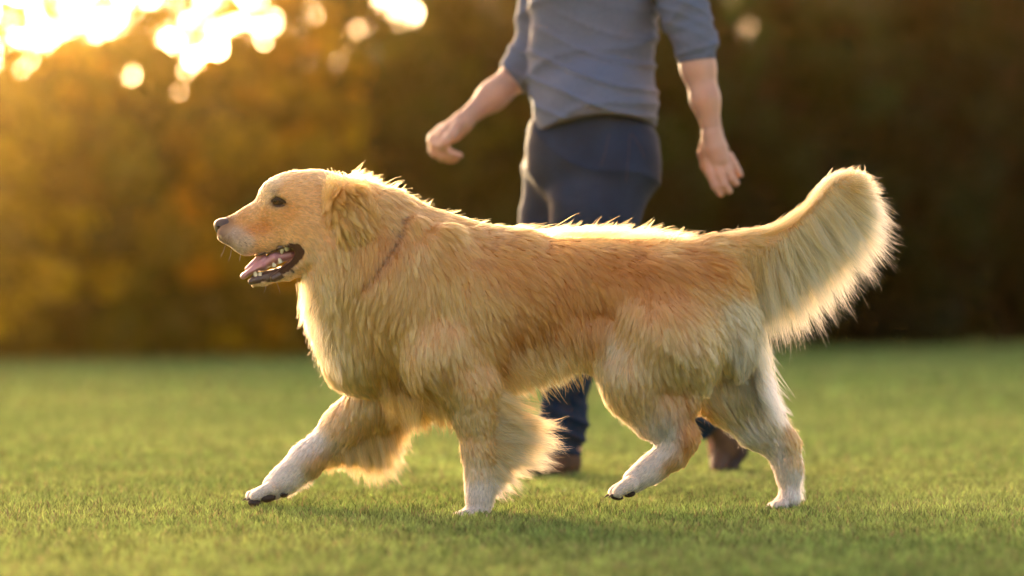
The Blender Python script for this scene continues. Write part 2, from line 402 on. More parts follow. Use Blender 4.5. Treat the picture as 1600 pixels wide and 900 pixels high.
# a clipped hedge closes the gaps below the crowns
def hedge():
    pts = [(px, depth_at(px) + 1.6) for px in range(-800, 2200, 25)]
    cent, rad = [], []
    for px, D in pts:
        for z in (.25, .6, .95, 1.3, 1.65, 1.95):
            for q in range(1 if z > 1.5 else 2):
                cent.append(((px + rng.uniform(-14, 14) - 800) / FPX * D, D - DCAM + rng.uniform(-.4, .5), z * rng.uniform(.9, 1.12))); rad.append(rng.uniform(.24, .36))
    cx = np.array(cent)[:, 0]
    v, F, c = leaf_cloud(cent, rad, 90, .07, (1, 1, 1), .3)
    w = np.clip((v[:, :1] + 1.0) / 4, 0, 1); w2 = np.clip((v[:, :1] + 5.5) / 6, 0, 1); c = c * ((np.array(LG) * .8 * (1 - w2) + np.array(LM) * .8 * w2) * (1 - w) + np.array(LD) * w)  # left end shares the gold that paints the backlight glow
    t = empty('hedge', (0, 24, 0)); tag(t, 'long dark leafy hedge closing the lawn under the tree crowns', 'hedge')
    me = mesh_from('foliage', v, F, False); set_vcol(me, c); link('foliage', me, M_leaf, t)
    lines = []
    for px in range(-780, 2200, 60):
        D = depth_at(px) + 1.6; X = (px - 800) / FPX * D
        lines.append(([(X, D - DCAM, 0), (X + rng.uniform(-.1, .1), D - DCAM, .8), (X + rng.uniform(-.2, .2), D - DCAM, 1.6)], [.03, .022, .008]))
    tubes('stem', lines, M_bark, t, 5)['kind'] = 'stuff'
hedge()
# ------------------------------------------------------------------ evening haze
def haze_box(dens, aniso):
    x0, x1, y0, y1, z0, z1 = -60, 60, -9, 70, -1, 11
    V = [(x, y, z) for x in (x0, x1) for y in (y0, y1) for z in (z0, z1)]
    me = mesh_from('haze', V, [(0, 1, 3, 2), (4, 6, 7, 5), (0, 4, 5, 1), (2, 3, 7, 6), (0, 2, 6, 4), (1, 5, 7, 3)], False)
    m = bpy.data.materials.new('haze'); m.use_nodes = True; n = m.node_tree.nodes; n.remove(n['Principled BSDF'])
    v = n.new('ShaderNodeVolumePrincipled'); v.inputs['Density'].default_value = dens; v.inputs['Anisotropy'].default_value = aniso
    v.inputs['Color'].default_value = (1, .68, .20, 1)
    m.node_tree.links.new(v.outputs[0], n['Material Output'].inputs['Volume'])
    o = link('haze', me, m); o['kind'] = 'stuff'
haze_box(.0009, .965)
print('setting', round(time.time() - T0, 1))
# ------------------------------------------------------------------ the person walking behind the dog
YP = 1.17
who = empty('person', (P(925, 745, YP)[0], YP, 0))
tag(who, 'person in blue pullover, dark jeans and brown boots walking behind the dog', 'person')
def c_(g, pts, k=.02, sy=1.0):
    """pts: (px, py, Y offset, radius px)"""
    g.chain([(P(x, y, YP + dy), R(r, YP)) for x, y, dy, r in pts], k, sy)
def e_(g, px, py, dy, ax, az, ay, ang=0, k=.02, op='add', yaw=0): g.ell(P(px, py, YP + dy), (R(ax, YP), ay, R(az, YP)), math.radians(ang), k, op, yaw)
LO, HI = P(640, 770, YP), P(1200, -340, YP)
# skin: one continuous body
b = Field((LO[0], YP - .35, -.01), (HI[0], YP + .45, 1.80), .007)
e_(b, 928, 240, .02, 84, 60, .115, 0, .05); e_(b, 925, 90, .02, 84, 130, .105, 0, .06); e_(b, 935, -30, .02, 96, 80, .115, 0, .06)
c_(b, [(850, -85, .14, 34), (1025, -75, -.04, 36)], .05)
c_(b, [(930, -110, .02, 42), (925, -160, .02, 34), (920, -190, .01, 34)], .03)
e_(b, 915, -235, 0, 50, 70, .078, 0, .03); e_(b, 900, -200, -.01, 34, 40, .060, 0, .03)     # skull, jaw
c_(b, [(868, -238, -.02, 7), (861, -222, -.022, 8)], .01); c_(b, [(876, -196, -.03, 9), (872, -182, -.03, 7)], .012)
for s_ in (-.075, .078): e_(b, 925, -225, s_, 11, 17, .012, 0, .008)
for s_ in (-.034, .026): e_(b, 877, -238, s_ - .02, 8, 5, .010, 0, .004, 'sub')
AR = [(850, -85, .14, 32), (836, 80, .14, 26), (815, 112, .12, 25), (770, 150, .08, 21), (733, 181, .04, 15)]
AL = [(1036, -75, -.06, 34), (1078, 45, -.12, 26), (1091, 105, -.13, 24), (1102, 155, -.14, 19.5), (1111, 197, -.14, 15.5)]
c_(b, AR, .03); c_(b, AL, .03)
c_(b, [(956, 260, -.05, 56), (893, 485, -.04, 32), (885, 580, -.01, 26), (882, 700, .0, 20), (880, 725, .0, 18)], .05)
c_(b, [(895, 260, .13, 50), (898, 490, .16, 32), (1010, 580, .18, 32), (1118, 662, .20, 22)], .05)
c_(b, [(1118, 662, .20, 20), (1122, 715, .20, 14)], .02); c_(b, [(880, 730, 0, 16), (800, 742, 0, 10)], .02)
body_me2 = b.mesh('body')
M_sk = mat('skin', (.52, .30, .215), .5, spec=.35, sss=.25, noise=(14, (.46, .25, .18), 3))
pb = link('body', body_me2, M_sk, who)
# hands: palm, thumb and four unequal bent fingers, grown on a finer grid and merged with the wrist
def hand(name, wrist, palm, fingers, thumb):
    pts = [q for ch_ in fingers + [thumb, palm] for q in ch_]; xs = [q[0] for q in pts] + [wrist[0]]; ys = [q[1] for q in pts] + [wrist[1]]; ds = [q[2] for q in pts]
    a = P(min(xs) - 28, max(ys) + 22, YP); c = P(max(xs) + 28, min(ys) - 28, YP)
    g = Field((a[0], YP + min(ds) - .04, a[2]), (c[0], YP + max(ds) + .04, c[2]), .0026)
    c_(g, [wrist + (14.5,), palm[0]], .012, 1.0); c_(g, palm, .012, 1.0)
    for fg in fingers: c_(g, fg, .0035)
    c_(g, thumb, .008)
    return g
#   right hand, swung forward: back of the hand to the left, thumb hanging in front, fingers curled underneath
hr = hand('hand', (735, 180, .04), [(722, 192, .03, 15.5), (708, 204, .02, 16), (696, 213, .01, 15)],
    [[(692, 200, .045, 8), (677, 214, .05, 8), (676, 234, .045, 7), (690, 247, .035, 6.3)],
     [(690, 204, .025, 8.5), (676, 220, .025, 8.2), (680, 240, .02, 7), (700, 249, .012, 6.2), (708, 250, .01, 5.6)],
     [(692, 210, .005, 8.2), (681, 226, .0, 8), (692, 243, -.002, 6.8), (712, 248, -.004, 5.8)],
     [(698, 214, -.014, 7.4), (694, 230, -.02, 7), (706, 240, -.02, 6), (718, 243, -.018, 5.2)]],
    [(716, 196, -.01, 9.5), (706, 212, -.03, 8.4), (695, 222, -.036, 7), (687, 228, -.036, 5.8)])
#   left hand, hanging behind: back of the hand towards us, fingers slightly spread
hl = hand('hand', (1112, 200, -.14), [(1113, 212, -.14, 15), (1118, 232, -.14, 17), (1123, 248, -.14, 17)],
    [[(1108, 250, -.138, 8), (1111, 270, -.145, 7.8), (1118, 290, -.15, 6.9), (1126, 302, -.148, 5.8)],
     [(1120, 252, -.146, 8.2), (1125, 272, -.155, 7.6), (1132, 289, -.158, 6.6), (1139, 298, -.154, 5.7)],
     [(1131, 250, -.142, 8), (1138, 266, -.150, 7.2), (1144, 279, -.152, 6.3), (1150, 286, -.148, 5.5)],
     [(1139, 244, -.134, 7.2), (1147, 257, -.138, 6.4), (1153, 267, -.138, 5.6), (1156, 273, -.135, 5)]],
    [(1104, 222, -.115, 9.5), (1099, 240, -.095, 8.4), (1102, 258, -.085, 7), (1108, 272, -.08, 5.8)])
hh = [h.mesh('hand') for h in (hr, hl)]
bmj = bmesh.new() if 'bmesh' in globals() else None
import bmesh
bmj = bmesh.new(); bmj.from_mesh(body_me2)
for m_ in hh: bmj.from_mesh(m_)
for f_ in bmj.faces: f_.smooth = True
bmj.to_mesh(body_me2); bmj.free()
# pullover
sh = Field((P(770, 0, YP)[0], YP - .33, P(0, 235, YP)[2]), (P(1140, 0, YP)[0], YP + .38, P(0, -150, YP)[2]), .005)
e_(sh, 926, 165, .02, 99, 70, .142, 0, .05); e_(sh, 924, 80, .02, 100, 130, .130, 0, .06); e_(sh, 935, -25, .02, 106, 95, .135, 0, .06)
c_(sh, [(850, -85, .14, 42), (930, -100, .06, 38), (1028, -78, -.05, 43)], .05)
sh.chain([(P(926, 176, YP + .02), R(97, YP)), (P(926, 184, YP + .02), R(97, YP))], .02, 1.4)
c_(sh, [(850, -80, .14, 41), (842, 70, .14, 36), (820, 102, .125, 33), (802, 120, .11, 29)], .03)
c_(sh, [(1038, -70, -.07, 43), (1072, 20, -.11, 35), (1084, 62, -.125, 31), (1088, 90, -.13, 27.5)], .025)
def folds(p):
    x, y, z = p[..., 0], p[..., 1], p[..., 2]
    u = (z * .80 - x * .60); r = 1 - np.abs(np.sin(u * 21 + 1.3 * np.sin(x * 9 + z * 4)))
    low = np.exp(-((z - 1.0) / .16)**2); v = 1 - np.abs(np.sin(z * 46 + 2.6 * np.sin(x * 8 - .6) + 7 * x))
    arm = (x > .36) * np.exp(-((z - 1.22) / .12)**2); q = 1 - np.abs(np.sin(z * 95 + x * 40))
    return -(.010 * r**3 * .9 + .010 * v**3 * low + .006 * q**2 * arm - .002) + .0015 * np.sin(x * 60) * np.sin(z * 50)
sh.warp(folds)
# hem and cuffs
def cut(g, p0, nrm, k=.004):
    p0 = np.array(p0); nrm = unit(np.array(nrm, float)); q = g.box(g.lo, g.lo + g.h * (g.n - 1)); g.D[q[0]] = np.maximum(g.D[q[0]], ((q[1] - p0) @ nrm).astype(np.float32) )
q = sh.box(sh.lo, sh.lo + sh.h * (sh.n - 1)); p_ = q[1]; x_ = p_[..., 0]
hem = P(0, 207, YP)[2] + .032 * np.clip(1 - ((x_ - P(950, 0, YP)[0]) / .17)**2, 0, 1)
torso = (x_ < P(1045, 0, YP)[0]) & (x_ > P(822, 0, YP)[0]); sh.D[q[0]] = np.where(torso, np.maximum(sh.D[q[0]], hem - p_[..., 2]), sh.D[q[0]])
arm_r = x_ < P(832, 0, YP)[0]; dn = unit(np.array([-.78, 0, -.62]))
sh.D[q[0]] = np.where(arm_r, np.maximum(sh.D[q[0]], ((p_ - P(800, 123, YP + .1)) * (1, 0, 1)) @ dn), sh.D[q[0]])
dn = unit(np.array([.1, 0, -1.])); sh.D[q[0]] = np.where(x_ > P(1040, 0, YP)[0], np.maximum(sh.D[q[0]], ((p_ - P(1088, 95, YP - .13)) * (1, 0, 1)) @ dn), sh.D[q[0]])
def skin_off(g, src, gap):  # open the garment where the body leaves it
    q = g.box(g.lo, g.lo + g.h * (g.n - 1)); s = src.sample(q[1]) - gap; g.D[q[0]] = np.maximum(g.D[q[0]], -s.astype(np.float32))
M_shirt = mat('blue_knit', (.092, .112, .165), .85, spec=.15, noise=(260, (.12, .145, .21), 3), bump=(900, .4, .001))
so = link('pullover', sh.mesh('pullover'), M_shirt, who)
# ribbed hem band and cuffs
hb = []
for i in range(49):
    a = 2 * math.pi * i / 48; X_ = P(925 + 98 * math.cos(a), 0, YP)[0]; z_ = P(0, 207, YP)[2] + .032 * max(0, 1 - ((X_ - P(950, 0, YP)[0]) / .17)**2)
    hb.append((X_, YP + .02 + .140 * math.sin(a), z_ + .006))
tubes('hem', [(np.array(hb), [.0075] * 49)], M_shirt, so, 8)
def ring(c, ax, r, rr):
    ax = unit(np.array(ax, float)); u = unit(np.cross(ax, (0, 1, 0))); w = np.cross(ax, u); return np.array([c + r * (u * math.cos(t) + w * math.sin(t)) for t in np.linspace(0, 6.2832, 33)]), [rr] * 33
tubes('cuff', [ring(P(802, 121, YP + .11), (-.78, -.2, -.62), R(28.5, YP), .005)], M_shirt, so, 8)
tubes('cuff', [ring(P(1088.5, 93, YP - .13), (.12, 0, -1), R(27, YP), .005)], M_shirt, so, 8)
# jeans
jn = Field((P(790, 0, YP)[0], YP - .30, P(0, 742, YP)[2]), (P(1160, 0, YP)[0], YP + .48, P(0, 175, YP)[2]), .0055)
e_(jn, 925, 235, .02, 99, 62, .135, 0, .04); e_(jn, 985, 268, .0, 42, 46, .105, -20, .04)
c_(jn, [(922, 186, .02, 93), (925, 250, .02, 95)], .05, 1.15)
c_(jn, [(952, 265, -.05, 73), (930, 330, -.06, 66), (896, 480, -.05, 48), (884, 580, -.02, 38), (880, 660, .0, 33), (881, 706, .0, 27)], .035)
c_(jn, [(884, 265, .13, 68), (872, 350, .14, 58), (896, 490, .16, 48), (1010, 580, .18, 38), (1112, 655, .20, 32)], .035)
def jf(p):
    x, y, z = p[..., 0], p[..., 1], p[..., 2]
    top = np.exp(-((z - .80) / .10)**2); r = 1 - np.abs(np.sin((z + x * .7) * 26 + 1.5 * np.sin(x * 12)))
    low = np.exp(-((z - .10) / .09)**2); q = 1 - np.abs(np.sin(z * 70 + x * 30)); mid = np.exp(-((z - .42) / .1)**2)
    return -(.008 * r**2 * top + .012 * q**2 * low + .009 * q**3 * mid)
jn.warp(jf)
q = jn.box(jn.lo, jn.lo + jn.h * (jn.n - 1)); p_ = q[1]
jn.D[q[0]] = np.maximum(jn.D[q[0]], p_[..., 2] - P(0, 186, YP)[2]); jn.D[q[0]] = np.maximum(jn.D[q[0]], np.where(p_[..., 0] < .35, P(0, 712, YP)[2] - p_[..., 2], -1))
dn = unit(np.array([.75, 0, -.66])); jn.D[q[0]] = np.where(p_[..., 0] > .35, np.maximum(jn.D[q[0]], ((p_ - P(1122, 664, YP + .2)) * (1, 0, 1)) @ dn), jn.D[q[0]])
M_jean = mat('dark_denim', (.008, .020, .045), .8, spec=.10, noise=(7, (.015, .036, .078), 4), bump=(1200, .4, .0008))
jo = link('jeans', jn.mesh('jeans'), M_jean, who)
def on(g, px, py, lift=.0015):
    y = g.front(px, py, YP - .3, YP + .4); return P(px, py, (YP if y is None else y) - lift) if y is not None else None
def seam(pts):
    o = []
    for (x0, y0), (x1, y1) in zip(pts[:-1], pts[1:]):
        for k in np.linspace(0, 1, 9)[:-1]:
            w = on(jn, x0 + (x1 - x0) * k, y0 + (y1 - y0) * k)
            if w is not None: o.append(w)
    return np.array(o), [.0009] * len(o)
M_st = mat('stitching', (.05, .036, .035), .8)
for sp in ([(952, 208), (945, 240), (938, 262)], [(984, 210), (982, 245), (978, 290)], [(986, 208), (1000, 228), (1008, 250)]):
    tubes('seam', [seam(sp)], M_st, jo, 5)
# boots
M_boot = mat('brown_leather', (.12, .068, .038), .6, spec=.3, noise=(25, (.075, .042, .026), 5), bump=(180, .4, .002))
M_sole = mat('boot_sole', (.05, .035, .028), .8)
def boot(front):
    if front:
        g = Field((P(700, 0, YP)[0], YP - .08, -.005), (P(925, 0, YP)[0], YP + .08, .16), .004)
        c_(g, [(882, 695, 0, 25), (884, 722, 0, 22), (868, 728, 0, 21), (800, 732, 0, 20), (752, 738, 0, 14), (734, 741, 0, 11)], .02, 1.1)
        q = g.box(g.lo, g.lo + g.h * (g.n - 1)); g.D[q[0]] = np.maximum(g.D[q[0]], .016 - q[1][..., 2])
        o = link('boot', g.mesh('boot'), M_boot, who)
        s = Field((P(700, 0, YP)[0], YP - .08, -.008), (P(925, 0, YP)[0], YP + .08, .04), .004)
        c_(s, [(888, 742, 0, 21), (860, 744, 0, 19), (800, 744, 0, 21), (745, 744, 0, 17)], .01, 1.25)
        q = s.box(s.lo, s.lo + s.h * (s.n - 1)); s.D[q[0]] = np.maximum(np.maximum(s.D[q[0]], .001 - q[1][..., 2]), q[1][..., 2] - .02)
    else:
        a = .2
        g = Field((P(1075, 0, YP)[0], YP + .08, -.005), (P(1195, 0, YP)[0], YP + .34, P(0, 640, YP)[2]), .004)
        c_(g, [(1128, 664, a, 30), (1140, 688, a, 26), (1134, 708, a, 22), (1126, 726, a - .02, 15), (1122, 733, a - .04, 11)], .02, 1.1)
        c_(g, [(1142, 686, a, 25), (1154, 694, a, 14)], .015)
        o = link('boot', g.mesh('boot'), M_boot, who)
        s = Field((P(1075, 0, YP)[0], YP + .08, -.008), (P(1205, 0, YP)[0], YP + .34, P(0, 660, YP)[2]), .004)
        c_(s, [(1166, 686, a, 10), (1158, 708, a, 10), (1144, 730, a - .02, 9), (1126, 739, a - .04, 6)], .008, 2.6)
    link('sole', s.mesh('sole'), M_sole, o)
boot(True); boot(False)
# short hair, above the frame
hg = Field(P(850, -150, YP) + (0, -.13, 0), P(990, -325, YP) + (0, .13, 0), .006)
e_(hg, 925, -245, 0, 52, 66, .086, 0, .02); e_(hg, 868, -215, -.01, 40, 45, .12, 0, .01, 'sub')
link('hair', hg.mesh('hair'), mat('dark_hair', (.05, .03, .02), .7, bump=(120, .8, .004)), who)
print('person', round(time.time() - T0, 1))
# ------------------------------------------------------------------ the dog
NY, FY = -.088, .088                          # near and far leg planes
dog = empty('dog', (P(900, 805)[0], 0, 0))
tag(dog, 'golden long-haired retriever trotting across the lawn with open mouth and raised feathery tail', 'dog')
f = Field((-.66, -.24, -.02), (.78, .24, .76), .0038)
def el(px, py, Y, ax, az, ay, ang=0, k=.02, op='add'): f.ell(P(px, py, Y), (R(ax, Y), ay, R(az, Y)), math.radians(ang), k, op)
def ch(pts, Y, k=.02, sy=1.0): f.chain([(P(x, y, Y + (q[0] if q else 0)), R(r, Y)) for x, y, r, *q in pts], k, sy)
# trunk
el(690, 490, 0, 140, 128, .118, -8); el(790, 474, 0, 130, 104, .118, 0, .04); el(900, 457, 0, 130, 84, .100, 4, .05)
el(1030, 445, 0, 120, 72, .095, 0, .05); el(1110, 440, 0, 62, 62, .085, 0, .04)
el(585, 500, 0, 82, 98, .098, -20, .05); el(560, 555, 0, 48, 50, .075, 0, .04)
# neck and mane
ch([(530, 352, 70), (585, 420, 96), (640, 455, 112)], 0, .05, .82)
ch([(600, 350, 52), (700, 400, 48), (800, 400, 40)], 0, .05, 1.0)
ch([(545, 400, 50), (540, 500, 46)], 0, .04, 1.1)
for sg in (-1, 1):
    # fold of mane behind the collar, shoulder blade, haunch
    ch([(652, 352, 13), (640, 400, 18), (608, 455, 20), (590, 500, 16)], sg * .078, .02, .9)
    ch([(700, 368, 16), (680, 430, 26), (655, 500, 30)], sg * .092, .035, .7)
    el(712, 515, sg * .083, 62, 115, .038, 10, .06)
    el(1042, 505, sg * .078, 84, 96, .052, 10, .04)
    el(1140, 505, sg * .045, 46, 76, .05, 8, .04)
# near fore leg (planted)
ch([(690, 560, 62), (738, 612, 40), (746, 655, 30), (751, 705, 24), (752, 745, 20), (750, 775, 17), (748, 800, 16)], NY, .03)
ch([(748, 800, 15), (722, 806, 9)], NY, .012, 1.25)
for dy_ in (-.026, -.009, .009, .026): f.cone(P(732, 803, NY + dy_), P(709 + abs(dy_) * 350, 807, NY + dy_), R(9), R(7), .003)
# far fore leg (reaching forward)
ch([(620, 560, 62), (588, 628, 42), (540, 665, 31), (478, 720, 22), (448, 747, 18), (428, 762, 18)], FY, .03)
for dy_ in (-.026, -.009, .009, .026): f.cone(P(424, 763, FY + dy_), P(390 + abs(dy_) * 350, 775, FY + dy_), R(11), R(8.5), .003)
# near hind leg (lifted, swinging forward)
ch([(1040, 540, 84), (1000, 590, 56), (1030, 640, 40), (1062, 682, 24), (1050, 708, 19), (1018, 732, 17), (992, 750, 18)], -.082, .03)
for dy_ in (-.026, -.009, .009, .026): f.cone(P(986, 755, -.082 + dy_), P(957 + abs(dy_) * 380, 768, -.082 + dy_), R(11.5), R(9), .003)
# far hind leg (planted behind)
ch([(1120, 500, 66), (1136, 590, 58), (1182, 655, 36), (1220, 692, 22), (1232, 730, 16), (1234, 775, 15)], .085, .035)
ch([(1232, 778, 15), (1216, 788, 9)], .085, .012, 1.2)
for dy_ in (-.026, -.009, .009, .026): f.cone(P(1224, 787, .085 + dy_), P(1202 + abs(dy_) * 350, 791, .085 + dy_), R(8.5), R(6.5), .003)
# tail
ch([(1120, 400, 32), (1170, 392, 24), (1212, 382, 17), (1255, 352, 13), (1300, 305, 10), (1330, 288, 7)], 0, .03)
el(1060, 600, -.10, 28, 40, .02, 20, .03)
for sg in (-1, 1): ch([(890, 520, 44), (945, 535, 40), (985, 540, 40)], sg * .040, .03)
# head, blended into the same body
def head(f, k=1.0):
    def el(px, py, Y, ax, az, ay, ang=0, k=.012, op='add'): f.ell(P(px, py, Y), (R(ax), ay, R(az)), math.radians(ang), k, op)
    def ch(pts, Y, k=.012, sy=1.0, op='add'):
        q = [(P(x, y, Y), R(r)) for x, y, r in pts]
        for (a, ra), (b, rb) in zip(q[:-1], q[1:]): f.cone(a, b, ra, rb, k, sy, op)
    el(487, 326, 0, 82, 60, .068)                                   # skull
    el(448, 318, 0, 46, 44, .050, 0, .02)                           # forehead
    ch([(540, 345, 58), (500, 365, 52)], 0, .03, .85)
    for sg in (-1, 1):
        el(492, 366, sg * .034, 50, 46, .038, -10, .03)             # cheek
        el(431, 300, sg * .026, 20, 15, .018, -15, .014)            # brow
        el(440, 336, sg * .028, 26, 18, .020, 10, .014)             # under the eye
        ch([(352, 366, 13), (385, 376, 20), (420, 372, 21), (452, 356, 18)], sg * .020, .012, .85)   # flews
    ch([(436, 342, 33), (400, 348, 27), (362, 353, 16)], 0, .016, .80)  # muzzle
    ch([(482, 405, 22), (448, 424, 12), (412, 438, 7), (396, 442, 5)], 0, .010, 2.2)   # lower jaw
    ch([(500, 385, 34), (478, 404, 22)], 0, .02, 1.3)
    # the open mouth is cut right through and filled by lips, gums and tongue below
    f.cone(P(384, 418), P(430, 409), R(17), R(16), .004, 3.2, 'sub')
    f.cone(P(430, 409), P(462, 393), R(16), R(13), .004, 3.2, 'sub')
    # eye sockets
    for sg in (-1, 1): el(435, 316, sg * .052, 15, 9, .014, -12, .003, 'sub')
head(f)
body_me = f.mesh('body')
print('body mesh', len(body_me.vertices), round(time.time() - T0, 1))

# coat map: direction of lie, length (px), lift and colour at places all over the dog
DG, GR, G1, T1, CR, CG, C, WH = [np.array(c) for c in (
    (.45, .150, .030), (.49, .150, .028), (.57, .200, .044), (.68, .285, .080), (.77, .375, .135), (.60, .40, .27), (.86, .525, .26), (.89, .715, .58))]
NB = np.array((.13, .075, .055))
CP = [  # px, py, dx, dy, length, lift, colour, side (b both, n near leg, f far leg)
 (350,343,1,-.3,3,.15,NB,'b'),(372,343,1,-.4,5,.12,T1,'b'),(392,338,1,-.3,5,.12,CR,'b'),(395,356,1,0,6,.12,G1,'b'),(412,352,1,.1,6,.12,G1,'b'),
 (366,362,.6,.8,4,.15,CG*.75,'b'),(352,378,.3,1,4,.2,NB*1.8,'b'),(368,382,.7,.7,5,.2,CG*.8,'b'),(385,378,1,.3,5,.15,CG,'b'),(405,384,1,.2,6,.2,CR,'b'),(430,372,1,.1,8,.15,CR,'b'),(455,368,1,.3,8,.15,CR,'b'),
 (430,345,1,0,7,.12,CR*.5+T1*.5,'b'),(410,318,1,-.5,5,.12,C,'b'),(418,300,1,-.5,6,.12,C,'b'),(410,325,1,-.2,5,.1,T1,'b'),(447,297,1,-.2,7,.12,CR,'b'),(423,281,1,-.5,7,.15,C,'b'),(460,268,1,-.1,9,.14,CR,'b'),(500,268,1,.1,12,.18,CR,'b'),
 (470,300,1,0,9,.12,CR,'b'),(480,335,1,.2,10,.14,CR,'b'),(455,335,1,.1,8,.12,T1,'b'),(465,352,1,.2,9,.14,CR,'b'),(490,362,.8,.7,12,.2,CR,'b'),(490,395,.6,.9,14,.22,CR*.92,'b'),(500,420,.4,1,22,.28,T1,'b'),
 (450,436,1,-.1,5,.2,CG,'b'),(415,447,1,0,4,.2,CG,'b'),(478,425,.8,.4,8,.25,CR,'b'),
 (520,395,.3,1,26,.3,T1,'b'),(500,445,.1,1,30,.3,CR,'b'),(530,300,1,.2,16,.2,T1,'b'),
 (560,285,1,.3,20,.22,T1,'b'),(600,308,1,.4,24,.22,T1,'b'),(605,345,.8,.7,24,.22,T1,'b'),(575,405,.2,1,28,.25,G1,'b'),(612,392,.2,1,22,.16,G1,'b'),(640,325,1,.4,26,.22,T1,'b'),
 (655,350,.6,.9,28,.25,T1,'b'),(655,395,.1,1,32,.3,CR,'b'),(640,440,-.35,1,34,.3,T1,'b'),(690,360,.9,.6,28,.2,T1,'b'),(695,400,.5,.9,28,.2,G1,'b'),(605,470,-.25,1,36,.3,T1,'b'),(645,490,0,1,32,.3,T1,'b'),
 (545,440,-.15,1,36,.3,T1,'b'),(500,480,-.2,1,36,.35,CR,'b'),(520,520,.15,1,38,.35,CR,'b'),(545,560,.35,1,38,.35,CR,'b'),(580,510,.15,1,38,.3,T1,'b'),(560,600,.3,1,30,.3,CR,'b'),(600,580,.3,1,36,.3,T1,'b'),
 (740,400,.8,.6,28,.18,G1,'b'),(720,450,.4,1,28,.2,T1,'b'),(700,500,.1,1,30,.22,CR,'b'),(680,550,.25,1,30,.22,CR,'b'),(745,520,.3,1,28,.22,T1,'b'),(640,560,.35,.9,34,.28,T1,'b'),(690,600,.6,.8,28,.22,T1,'b'),(650,620,.3,1,34,.3,G1,'b'),(745,585,.5,.9,24,.22,CR,'b'),
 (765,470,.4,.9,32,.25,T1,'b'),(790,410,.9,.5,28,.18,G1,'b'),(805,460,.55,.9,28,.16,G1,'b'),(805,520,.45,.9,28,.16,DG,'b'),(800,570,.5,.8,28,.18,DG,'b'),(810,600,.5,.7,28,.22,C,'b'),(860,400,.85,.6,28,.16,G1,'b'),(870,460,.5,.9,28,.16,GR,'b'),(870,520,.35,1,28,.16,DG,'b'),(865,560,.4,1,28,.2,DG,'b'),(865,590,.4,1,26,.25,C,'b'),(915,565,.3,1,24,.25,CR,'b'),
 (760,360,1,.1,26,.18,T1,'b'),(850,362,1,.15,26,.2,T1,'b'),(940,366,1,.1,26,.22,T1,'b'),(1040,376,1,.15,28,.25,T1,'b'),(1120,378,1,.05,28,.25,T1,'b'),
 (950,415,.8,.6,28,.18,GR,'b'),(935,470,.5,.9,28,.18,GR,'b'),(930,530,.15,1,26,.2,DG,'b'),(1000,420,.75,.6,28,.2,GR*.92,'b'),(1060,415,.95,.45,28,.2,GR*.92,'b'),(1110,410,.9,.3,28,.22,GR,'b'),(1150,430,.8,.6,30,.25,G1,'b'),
 (985,495,-.3,1,28,.25,T1,'b'),(958,545,-.25,1,28,.28,C,'b'),(975,590,.1,1,26,.28,CR,'b'),(1005,615,.45,.9,24,.25,CR,'b'),(1030,520,0,1,30,.28,T1,'b'),(1060,470,.6,.8,28,.25,G1,'b'),(1090,510,.6,.8,30,.28,T1,'b'),(1060,570,.3,1,30,.28,C,'b'),(1045,620,.6,.8,26,.22,GR,'b'),(1078,640,.7,.7,24,.2,G1,'b'),
 (1110,560,.6,.8,34,.28,CR,'b'),(1150,490,.6,.8,32,.26,C,'b'),(1160,550,.3,1,36,.3,C*.6+WH*.4,'b'),(1185,600,.2,1,34,.3,C*.6+WH*.4,'b'),(1120,610,.5,.8,32,.26,C,'b'),(1150,630,.45,.9,28,.25,C,'b'),
 (1040,675,.1,1,10,.12,WH,'n'),(1070,672,.5,.9,12,.14,GR,'n'),(1078,695,-.2,1,10,.14,G1,'n'),(1036,708,-.6,.8,8,.12,WH,'n'),(1050,722,-.6,.7,10,.2,T1,'n'),(1005,740,-.8,.6,7,.12,WH,'n'),(965,765,-1,.3,4,.08,WH,'n'),
 (1190,650,.6,.8,20,.2,C,'f'),(1160,665,.6,.7,14,.15,WH,'f'),(1232,680,.4,1,14,.2,T1,'f'),(1205,705,.3,1,10,.15,WH,'f'),(1245,715,.1,1,11,.2,CR,'f'),(1238,745,0,1,9,.15,WH,'f'),(1225,785,-.3,1,7,.12,WH,'f'),
 (725,625,.2,1,18,.2,CR,'n'),(745,640,.2,1,16,.2,CR,'n'),(765,605,.5,.8,20,.22,T1,'n'),(770,640,.6,.7,16,.2,T1,'n'),(722,670,.1,1,11,.16,CR,'n'),(748,680,.25,1,12,.18,CR,'n'),(768,700,.5,.8,12,.18,T1,'n'),(745,730,.1,1,10,.16,C,'n'),(750,770,0,1,7,.12,WH,'n'),(735,803,-.6,.7,4,.08,WH,'n'),
 (560,625,-.2,1,16,.2,CR,'f'),(600,645,.2,1,20,.22,T1,'f'),(525,655,-.5,.9,9,.12,CR,'f'),(560,665,-.3,1,12,.18,T1,'f'),(490,690,-.7,.7,8,.1,WH,'f'),(500,722,-.5,.8,12,.18,T1,'f'),(455,735,-.8,.6,7,.1,WH,'f'),(400,775,-1,.4,4,.08,WH,'f'),
 (1170,385,1,0,28,.3,T1,'b'),(1170,405,.7,.7,34,.3,T1,'b'),(1215,368,1,-.5,26,.22,T1,'b'),(1215,390,.7,.8,40,.25,CR,'b'),(1260,345,.8,-.7,26,.22,T1,'b'),(1300,300,.6,-.8,24,.25,CR,'b'),(1330,285,.9,-.3,24,.3,CR,'b'),
]
cpos, cdat = [], []
for x, y, dx, dy, L, lift, c, sd in CP:
    d = np.array([dx, 0, -dy], float); d /= np.linalg.norm(d)
    for Y in {'b': (-.09, .09), 'n': (NY,), 'f': (FY,)}[sd]:
        p = P(x, y, Y if sd != 'b' else Y * .6); cpos.append(p * (1, .55, 1)); cdat.append([*d, L / 745, lift, *c])
cpos = np.array(cpos, np.float32); cdat = np.array(cdat, np.float32)
